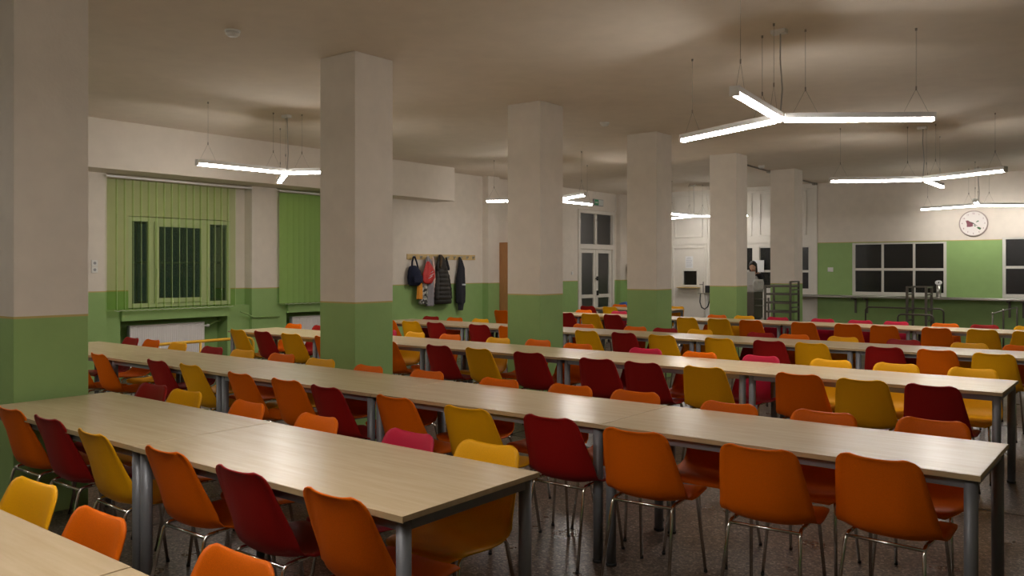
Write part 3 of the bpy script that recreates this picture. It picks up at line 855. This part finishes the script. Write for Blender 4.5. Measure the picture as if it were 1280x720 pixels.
ks = [(1.42, 11.62, .05, .03, X0-.02), (1.2, 11.62, .09, .04, X0), (1.0, 11.61, .11, .045, X0), (.88, 11.61, .12, .04, X0)]
tag(MB().loft(cloth_rings(lerp_sections(ks), amp=.014, seed=5)).build('camouflage_garment', 'camo'), 'grey camouflage garment hanging below the red bag', 'garment')
ks = [(1.79, 11.74, .03, .02, X0-.03), (1.72, 11.76, .07, .035, X0-.02), (1.5, 11.78, .08, .045, X0-.01), (1.2, 11.79, .075, .05, X0), (.84, 11.77, .10, .05, X0)]
tag(MB().loft(cloth_rings(lerp_sections(ks), amp=.014, seed=6)).build('grey_coat', 'grey_cloth'), 'long light grey coat hanging beside the red bag', 'coat')
ks = [(1.79, 11.85, .02, .015, X0+.01), (1.6, 11.86, .03, .02, X0+.02), (1.3, 11.88, .033, .02, X0+.02), (1.08, 11.90, .04, .02, X0+.02), (1.0, 11.89, .03, .015, X0+.02)]
tag(MB().loft(cloth_rings(lerp_sections(ks), amp=.006, seed=7)).build('pink_scarf', 'pink_cloth'), 'narrow pale pink scarf between the grey coat and dark quilted coat', 'scarf')
# quilted coat
t = thing('quilted_coat', 'long dark brown quilted winter coat with fur-trimmed hood on rack', 'coat', (X0, 12.10, .87))
ks = lerp_sections([(.0, .04, .23, .09, .02), (.10, .03, .235, .10, .02), (.35, .02, .20, .10, .01), (.60, .0, .165, .09, 0), (.70, .0, .15, .08, 0), (.78, -.01, .12, .06, 0)], .0125)
ks = [(z, a, w_*(1+.045*abs(sin(z*pi/.085))), d_*(1+.12*abs(sin(z*pi/.085))), e) for z, a, w_, d_, e in ks]
MB().loft(cloth_rings(ks, folds=3, amp=.010, seed=8)).build('coat_body', 'puffer', t)
for sy in (-1, 1):
    m = MB(); ss = lerp_sections([(.10, sy*.19, .045, .05, .05), (.3, sy*.175, .055, .055, .04), (.55, sy*.135, .06, .05, .02), (.70, sy*.09, .05, .04, .0)], .0125)
    ss = [(z, a, w_*(1+.1*abs(sin(z*pi/.085))), d_*(1+.1*abs(sin(z*pi/.085))), e) for z, a, w_, d_, e in ss]
    m.loft(cloth_rings(ss, folds=2, amp=.004, seed=9)); m.build('sleeve', 'puffer', t)
ks = lerp_sections([(.66, -.02, .13, .07, .02), (.78, -.03, .12, .07, .02), (.90, -.02, .08, .05, .01), (.97, -.01, .03, .02, -.02)])
h_ = MB().loft(cloth_rings(ks, folds=3, amp=.012, seed=10)).build('hood', 'puffer', t)
MB().tube([(.07, -.11, .70), (.085, -.10, .80), (.07, -.07, .90), (.02, -.04, .96)], [.018, .024, .024, .014], 8).build('fur_trim', 'fur', h_)
ks = [(1.79, 12.26, .015, .015, X0-.02), (1.70, 12.27, .035, .02, X0-.01), (1.58, 12.30, .04, .02, X0), (1.53, 12.31, .03, .015, X0)]
tag(MB().loft(cloth_rings(lerp_sections(ks), amp=.006, seed=12)).build('hat', 'black_cloth'), 'small black cap hanging right of the quilted coat hood', 'hat')
# charcoal jacket
t = thing('jacket', 'narrow charcoal jacket with pale band hanging alone at right', 'jacket', (X0, 12.67, .72))
ks = lerp_sections([(.0, .0, .06, .04, 0), (.13, .01, .07, .05, 0), (.16, .0, .115, .06, 0), (.35, .0, .12, .07, 0), (.62, .0, .11, .06, 0), (.85, .02, .085, .05, 0), (1.0, .01, .05, .03, -.01), (1.08, -.01, .02, .015, -.02)])
MB().loft(cloth_rings(ks, folds=4, amp=.012, seed=11)).build('jacket_body', 'charcoal', t)
m = MB(); m.loft(cloth_rings([(.50, .035, .088, .066, .008), (.535, .035, .088, .065, .008)], folds=4, amp=.003, seed=11)); m.build('pale_band', 'light_band', t)

# ================================================================== BACK WALL: SERVING RAIL, CLOCK ...
t = thing('serving_rail', 'long stainless steel tray rail along the back wall', 'serving rail', (-6.7, YB, 0))
L = 8.5
MB().box(0, L, -.34, -.0, .925, .955).build('tray_shelf', 'steel', t, bevel=.004)
for k in range(3): MB().tube([(0, -.08-.09*k, .962), (L, -.08-.09*k, .962)], .009, 8).build('slide_bar', 'steel', t)
for x in (1.29, 1.53, 4.25, 4.49, 7.2, 7.44):
    m = MB(); m.box(x-.02, x+.02, -.30, -.0, .885, .925); m.box(x-.02, x+.02, -.03, -.0, .58, .885); m.build('bracket', 'dark_steel', t)

CX, CZ = -3.09, 2.49
t = thing('wall_clock', 'round white wall clock with printed decoration on the back wall', 'clock', (CX, YB, CZ))
def ring(r, y, n_=48): return [(cos(2*pi*i/n_)*r, y, sin(2*pi*i/n_)*r) for i in range(n_)]
MB().loft([ring(.265, 0), ring(.265, -.03), ring(.258, -.04), ring(.246, -.04), ring(.244, -.028)], caps=False).build('rim', 'clock_rim', t)
MB().loft([ring(.246, -.02), ring(.246, -.026)], smooth=False).build('face', 'clock_face', t)
def text_mesh(txt, size, name, mt, parent, loc, rot=(pi/2, 0, 0)):
    cu = bpy.data.curves.new(name, 'FONT'); cu.body = txt; cu.size = size; cu.align_x = 'CENTER'; cu.align_y = 'CENTER'; cu.extrude = .001; cu.resolution_u = 2
    o = bpy.data.objects.new('tmp', cu); COL.objects.link(o); bpy.context.view_layer.update()
    me = bpy.data.meshes.new_from_object(o.evaluated_get(bpy.context.evaluated_depsgraph_get())); COL.objects.unlink(o); bpy.data.objects.remove(o)
    me.materials.clear(); me.materials.append(M[mt]); q = bpy.data.objects.new(name, me); COL.objects.link(q); q.parent = parent; q.location = loc; q.rotation_euler = rot
    return q
for i in range(1, 13):
    a = pi/2 - i*pi/6; text_mesh(str(i), .045, 'numeral', 'print_plum', t, (cos(a)*.205, -.028, sin(a)*.205))
m = MB(); m.tube([(-.15, -.0275, .03), (-.05, -.0275, -.0)], .001, 4)
m = MB(); m.add([(-.14, -.0285, .06), (-.10, -.0285, .065), (-.05, -.0285, .03), (-.01, -.0285, .0), (-.01, -.0285, -.06), (-.06, -.0285, -.07), (-.12, -.0285, -.07), (-.12, -.0285, -.01)], [tuple(range(8))]); m.build('printed_cluster', 'print_plum', t)
m = MB(); m.add([(.0, -.0285, -.03), (.03, -.0285, -.04), (.05, -.0285, -.065), (.02, -.0285, -.06)], [(0, 1, 2, 3)]); m.add([(.06, -.0285, -.08), (.10, -.0285, -.075), (.145, -.0285, -.10), (.12, -.0285, -.135), (.08, -.0285, -.11)], [(0, 1, 2, 3, 4)]); m.add([(.05, -.0285, .02), (.10, -.0285, .04), (.09, -.0285, .06), (.05, -.0285, .035)], [(0, 1, 2, 3)]); m.build('printed_leaf', 'print_green', t)
m = MB()
for a, ln, wd in ((R_(-38), .13, .008), (R_(150), .085, .010)): m.add([(-sin(a)*wd, -.031, cos(a)*wd), (sin(a)*wd, -.031, -cos(a)*wd), (cos(a)*ln, -.031, sin(a)*ln)], [(0, 1, 2)])
m.build('clock_hand', 'black', t)

# notice on the ticket door
t = thing('notice', 'white paper notice taped above the ticket hatch', 'notice', (-9.44, YB-.006, 1.72))
MB().box(-.105, .105, -.002, .0, -.15, .15).build('sheet', 'paper', t)
m = MB()
for k in range(8):
    ww = .08 if k else .05; m.box(-ww, ww-(.02 if k % 3 == 1 else 0), -.0035, -.002, .11-k*.032, .118-k*.032)
m.build('printed_lines', 'ink', t)['kind'] = 'stuff'

# little wall stand with black device and hose loop
t = thing('hose_stand', 'small stand with black box and looped black hose beside ticket door', 'hose stand', (-8.80, 18.85, 0))
MB().box(-.14, .17, -.1, .12, .945, .975).build('shelf', 'steel', t)
m = MB(); m.loft([[(cos(a)*r+.06, sin(a)*r, z) for a in [2*pi*i/16 for i in range(16)]] for r, z in ((.10, 0), (.10, .02), (.045, .06), (.045, .8), (.08, .945))]); m.build('pedestal', 'white_plastic', t)
MB().box(.02, .16, -.06, .08, .975, 1.15).build('device', 'black', t, bevel=.01)
MB().tube([(-.05, 0, .975), (-.05, 0, 1.24)], .012, 8).build('post', 'dark_steel', t)
MB().tube([(.14, .05, .975), (.14, .05, 1.46), (.12, .05, 1.48)], .010, 8).build('chrome_tube', 'chrome', t)
MB().tube([(-.10, -.05, .95), (-.10, -.08, .75), (-.05, -.09, .62), (.03, -.09, .58), (.11, -.09, .64), (.15, -.08, .78), (.15, -.05, .95)], .016, 8).build('hose', 'black', t)
MB().tube([(-.15, 0, 1.17), (-.05, 0, 1.17)], .009, 6).build('side_arm', 'dark_steel', t)

# steel shelf trolley in front of the farthest pillar
t = thing('shelf_trolley', 'tall steel tray shelf trolley in front of the farthest pillar', 'trolley', (-5.52, 15.55, 0))
for x, y in ((-.42, -.22), (-.42, .22), (.06, -.22), (.06, .22)):
    m = MB(); m.box(x-.017, x+.017, y-.017, y+.017, .09, 1.32 if x > 0 else 1.26); m.build('post', 'dark_steel', t)
    m = MB(); m.tube([(x-.014, y, .05), (x+.014, y, .05)], .05, 14); m.build('castor', 'rubber', t)
for z in (.2, .40, .58, .76, .93, 1.09, 1.24): 
    MB().box(-.42, .06, -.22, .22, z-.022, z+.014).build('shelf', 'dark_steel', t)
for z in (.40, .76, 1.09): MB().box(.05, .075, -.22, .22, z+.07, z+.09).build('end_bar', 'dark_steel', t)
MB().box(.046, .074, -.234, .234, 1.31, 1.335).build('top_bar', 'dark_steel', t)

# steel cabinet trolley where the person works
t = thing('serving_cart', 'grey steel serving cart in front of the person', 'cart', (-6.87, 17.35, 0))
k = MB(); k.box(-.28, .0, -.25, .25, .50, 1.06); k.build('cabinet', 'dark_steel', t, bevel=.005)
MB().box(-.21, -.15, -.256, -.25, .58, .98).build('handle_recess', 'black', t)
MB().box(-.27, .37, -.24, .26, .42, .48).build('lower_shelf', 'steel', t)
for x, y in ((-.25, -.22), (.34, -.22), (-.25, .24), (.34, .24), (.0, -.22)):
    MB().box(x-.013, x+.013, y-.013, y+.013, .08, .5 if x > -.1 else .5).build('leg', 'dark_steel', t)
    MB().tube([(x-.012, y, .045), (x+.012, y, .045)], .045, 12).build('castor', 'rubber', t)
for z in (.78, .92): MB().tube([(.0, -.2, z), (.30, -.2, z)], .010, 6).build('side_bar', 'steel', t)
MB().box(.28, .31, -.21, -.18, .48, .95).build('upright', 'dark_steel', t)

# tray trolley (open frame) and queue barriers by the hatch
t = thing('tray_trolley', 'open-frame steel tray trolley before the back hatch window', 'trolley', (-3.96, 17.75, 0))
for x, y in ((0, -.2), (0, .28), (.34, -.2), (.34, .28)):
    MB().box(x-.021, x+.021, y-.021, y+.021, .08, 1.22).build('post', 'dark_steel', t)
    MB().tube([(x-.012, y, .045), (x+.012, y, .045)], .045, 12).build('castor', 'rubber', t)
for x in (0, .34):
    for z in (.35, .55, .75, 1.06, 1.20): MB().box(x-.014, x+.014, -.2, .28, z-.014, z+.014).build('tray_runner', 'dark_steel', t)
for y in (-.2, .28):
    for z in (.2, 1.21): MB().box(.0, .34, y-.01, y+.01, z-.012, z+.012).build('cross_bar', 'dark_steel', t)
def barrier(x0, x1, y, z, label):
    t = thing('queue_barrier', label, 'barrier', (x0, y, 0)); L = x1-x0
    MB().tube([(0, 0, .01), (0, 0, z-.06), (.02, 0, z-.02), (.06, 0, z), (L-.06, 0, z), (L-.02, 0, z-.02), (L, 0, z-.06), (L, 0, .01)], .016, 10).build('hoop', 'dark_steel', t)
    for x in (0, L): MB().cyl(x, 0, 0, .012, .05, 16).build('foot', 'steel', t)
barrier(-4.88, -3.42, 18.1, .77, 'long steel hoop barrier behind the tray trolley')
barrier(-4.0, -3.38, 17.0, .70, 'shorter steel hoop barrier crossing the tray trolley')
t = thing('queue_barrier', 'steel queue barrier with bright ball joints near right edge', 'barrier', (-2.55, 17.9, 0))
MB().tube([(0, 0, .01), (0, 0, .72)], .014, 10).build('post', 'steel', t)
MB().tube([(.16, .12, .01), (.16, .12, .78)], .016, 10).build('post', 'dark_steel', t)
MB().tube([(.36, .3, .01), (.36, .3, .83)], .016, 10).build('post', 'dark_steel', t)
MB().tube([(0, 0, .72), (.16, .12, .78), (.36, .3, .84)], .010, 8).build('top_tube', 'steel', t)
def ball(x, y, z, r, mt, parent):
    m = MB(); rr = [[(x+cos(2*pi*i/12)*r*sin(pi*k/6), y+sin(2*pi*i/12)*r*sin(pi*k/6), z+r*cos(pi*k/6)) for i in range(12)] for k in range(1, 6)]; m.loft(rr); return m.build('ball_joint', mt, parent)
ball(0, 0, .725, .026, 'chrome', t); ball(.16, .12, .785, .026, 'chrome', t)
# dispenser on rail
t = thing('paper_roll_holder', 'grey cylinder with white roll on the tray rail before hatch', 'dispenser', (-3.71, YB-.16, .971))
MB().cyl(0, 0, 0, .25, .045, 20).build('cylinder', 'steel', t)
m = MB(); n_ = 20
def r3(r, y): return [(cos(2*pi*i/n_)*r, y, .30+sin(2*pi*i/n_)*r*.8) for i in range(n_)]
m.loft([r3(.022, -.05), r3(.060, -.05), r3(.060, .05), r3(.022, .05), r3(.022, -.05)], caps=False, smooth=False); m.build('roll', 'paper', t)
# ================================================================== PERSON
def skin_obj(name, chains, mt, parent, sub=2, root=0):
    """chains: list of lists of (x,y,z,r); points given twice by identical coords are shared"""
    vs, rs, es, idx = [], [], [], {}
    for ch in chains:
        prev = None
        for x, y, z, r in ch:
            key = (round(x, 4), round(y, 4), round(z, 4))
            if key not in idx: idx[key] = len(vs); vs.append((x, y, z)); rs.append(r)
            k = idx[key]
            if prev is not None: es.append((prev, k))
            prev = k
    me = bpy.data.meshes.new(name); me.from_pydata(vs, es, []); me.materials.append(M[mt])
    o = bpy.data.objects.new(name, me); COL.objects.link(o)
    if parent: o.parent = parent
    md = o.modifiers.new('skin', 'SKIN'); md.use_smooth_shade = True
    sv = me.skin_vertices[0].data
    for i, r in enumerate(rs):
        rr = r if isinstance(r, tuple) else (r, r); sv[i].radius = rr; sv[i].use_root = (i == root)
    sb = o.modifiers.new('sub', 'SUBSURF'); sb.levels = sub; sb.render_levels = sub
    # freeze to a plain mesh
    bpy.context.view_layer.update()
    dg = bpy.context.evaluated_depsgraph_get(); m2 = bpy.data.meshes.new_from_object(o.evaluated_get(dg)); o.modifiers.clear(); o.data = m2
    m2.materials.clear(); m2.materials.append(M[mt])
    for p in m2.polygons: p.use_smooth = True; p.material_index = 0
    return o
t = thing('person', 'person with dark hair in black top and pale apron reading a sheet behind the cart', 'person', (-7.22, 17.95, 0), R_(8))
# local frame: person faces -Y
sh = .18
body = [[(0, 0, .95, (.13, .10)), (0, .01, 1.12, (.115, .085)), (0, .02, 1.30, (.14, .095)), (0, .015, 1.42, (.10, .075)), (0, -.005, 1.50, .048), (0, -.03, 1.56, .055)]]
for s in (-1, 1):
    body.append([(0, .015, 1.42, (.10, .075)), (s*.10, .01, 1.42, .062), (s*.175, 0, 1.385, .052), (s*.205, -.03, 1.13, .040), (s*.15, -.24, 1.20, .030), (s*.125, -.29, 1.235, .022)])
    body.append([(0, 0, .95, (.13, .10)), (s*.09, 0, .88, .085), (s*.10, -.01, .50, .055), (s*.10, .02, .10, .036), (s*.10, -.04, .045, .038), (s*.10, -.13, .032, .028)])
    for k in range(4):
        fx = s*(.135-.022*k); L = (.030, .034, .033, .027)[k]
        body.append([(s*.125, -.29, 1.235, .022), (fx, -.325, 1.262-.003*k, .0105), (fx, -.325-L*.5, 1.262+L*.7, .0085), (fx, -.325-L*.3, 1.262+L*1.5, .007)])
    body.append([(s*.125, -.29, 1.235, .022), (s*.09, -.285, 1.265, .011), (s*.075, -.30, 1.29, .009)])
b_ = skin_obj('body', body, 'skin', t)
# head: one shaped surface bent forward, with nose, brow, chin, ears
hm = MB(); rings = []; nn = 24
for k in range(15):
    v = pi*(k+.5)/15; zz = cos(v); rad = sin(v)
    g = []
    for i in range(nn):
        a = 2*pi*i/nn; x = .074*rad*sin(a); y = -.094*rad*cos(a); z = .118*zz
        if zz < 0: x *= 1-.28*(-zz)**1.3; y += -.010*(-zz)
        face = max(0, cos(a))
        if abs(a if a < pi else a-2*pi) < .18 and -.35 < zz < .1: y -= .020*(1-abs((zz+.18)/.28))
        if .12 < abs(a if a < pi else a-2*pi) < .6 and -.02 < zz < .2: y += .008
        if abs(a if a < pi else a-2*pi) < .4 and -.62 < zz < -.42: y -= .004
        g.append((x, y, z))
    rings.append(g)
hm.loft(rings); HT = Matrix.Translation((0, -.05, 1.605)) @ Matrix.Rotation(R_(14), 4, 'X')
for s in (-1, 1):
    hm.loft([[(s*(.070+.006*q), .012+cos(2*pi*i/8)*.014*(1-.3*q), -.01+sin(2*pi*i/8)*.026*(1-.3*q)) for i in range(8)] for q in (0, 1, 2)])
o = hm.build('head', 'skin', t); o.data.transform(HT)
fm = MB()
for s in (-1, 1): fm.loft([[(s*.030+cos(2*pi*i/8)*.012*q, -.089, .012+sin(2*pi*i/8)*.006*q) for i in range(8)] for q in (1, .1)])
e_ = fm.build('eye', 'black', o); e_.data.transform(HT)
fm = MB(); fm.tube([(-.022, -.088, -.060), (0, -.095, -.058), (.022, -.088, -.060)], .005, 6); e_ = fm.build('mouth', 'red_cloth', o); e_.data.transform(HT)
hr = MB(); rings = []
for k in range(10):
    v = pi*.62*(k+.3)/10; g = []
    for i in range(nn):
        a = 2*pi*i/nn; fr = max(0, cos(a)); c_ = .016 + .006*sin(7*a)*.3
        vv = v*(1-.50*fr**1.5)
        g.append(((.074+c_)*sin(vv)*sin(a), -(.094+c_)*sin(vv)*cos(a)+.006, (.118+c_)*cos(vv)))
    rings.append(g)
hr.loft(rings)
for q in (-1, 1): hr.loft([[(q*(.070+.014*cos(2*pi*i/10)), .02+.055*sin(2*pi*i/10), z) for i in range(10)] for z in (.06, .0, -.07, -.14)])
hr.tube([(0, .11, .03), (0, .15, .01), (0, .15, -.03)], [.025, .035, .02], 10)
o = hr.build('hair', 'hair', t); o.data.transform(HT)
top_ = [[(0, .0, 1.00, (.150, .115)), (0, .01, 1.12, (.132, .100)), (0, .02, 1.30, (.156, .110)), (0, .015, 1.42, (.112, .085)), (0, .0, 1.475, .062)]]
for s in (-1, 1): top_.append([(0, .015, 1.42, (.112, .085)), (s*.10, .01, 1.42, .074), (s*.178, 0, 1.385, .062), (s*.208, -.03, 1.125, .052), (s*.158, -.215, 1.19, .041)])
skin_obj('black_top', top_, 'black_cloth', t)
tr_ = [[(0, 0, 1.0, (.145, .11)), (0, 0, .95, (.15, .115))]]
for s in (-1, 1): tr_.append([(0, 0, .95, (.15, .115)), (s*.09, 0, .86, .098), (s*.10, -.01, .50, .075), (s*.10, .015, .13, .062)])
skin_obj('trousers', tr_, 'black_cloth', t)
for s in (-1, 1):
    m = MB(); m.loft([[(s*.10+cos(2*pi*i/14)*w_*.5, -.045+sin(2*pi*i/14)*.135*q, z) for i in range(14)] for w_, q, z in ((.095, 1, .0), (.10, 1.02, .02), (.09, .9, .05), (.07, .55, .085))]); m.build('shoe', 'black', t)
ap = MB(); g1 = []
for z, w_, d_ in ((1.40, .10, .135), (1.25, .14, .145), (1.08, .19, .15), (.95, .20, .16), (.60, .22, .17)):
    g1.append([(sin(a)*w_, -cos(a)*d_ - .005, z) for a in [R_(-75+150*i/12) for i in range(13)]] + [(sin(a)*(w_-.006), -cos(a)*(d_-.006)-.005, z) for a in [R_(75-150*i/12) for i in range(13)]])
ap.loft(g1); ap.build('apron', 'apron', t)
# the sheet she holds
sh_ = MB(); n_ = 8; g = []
for i in range(n_+1):
    u = -1+2*i/n_; g.append([(.13*u, -.345+.02*u*u, 1.20), (.13*u, -.415+.02*u*u, 1.50)])
vs = [p for q in g for p in q]; vs2 = [(x, y+.003, z) for x, y, z in vs]
fs = [(2*i, 2*i+1, 2*i+3, 2*i+2) for i in range(n_)] + [(2*n_+2+2*i, 2*n_+4+2*i, 2*n_+5+2*i, 2*n_+3+2*i) for i in range(n_)]
sh_.add(vs+vs2, fs); o = sh_.build('paper_sheet', 'paper', None, loc=(-7.22, 17.95, 0), rz=R_(8), recalc=False)
tag(o, 'white paper sheet held up in front of the person', 'paper')
o = MB().box(-.17, .12, -.006, 0, -.14, .14).build('notice', 'paper', None, loc=(-7.62, YB-.012, 1.62))
tag(o, 'blank white sheet on the hatch post behind the person', 'notice')
# plastic sheet bag on the cart
m = MB(); m.loft(cloth_rings([(0, 0, .08, .16, 0), (.10, 0, .10, .17, .0), (.22, .0, .09, .18, .0), (.30, 0, .05, .16, .01)], folds=5, amp=.02, seed=21))
o = m.build('white_bag', 'apron', None, loc=(-6.86, 17.33, 1.062)); o.scale = (.75, .95, .9); o.rotation_euler.z = R_(70)
tag(o, 'crumpled white bag standing on the grey steel cart', 'bag')
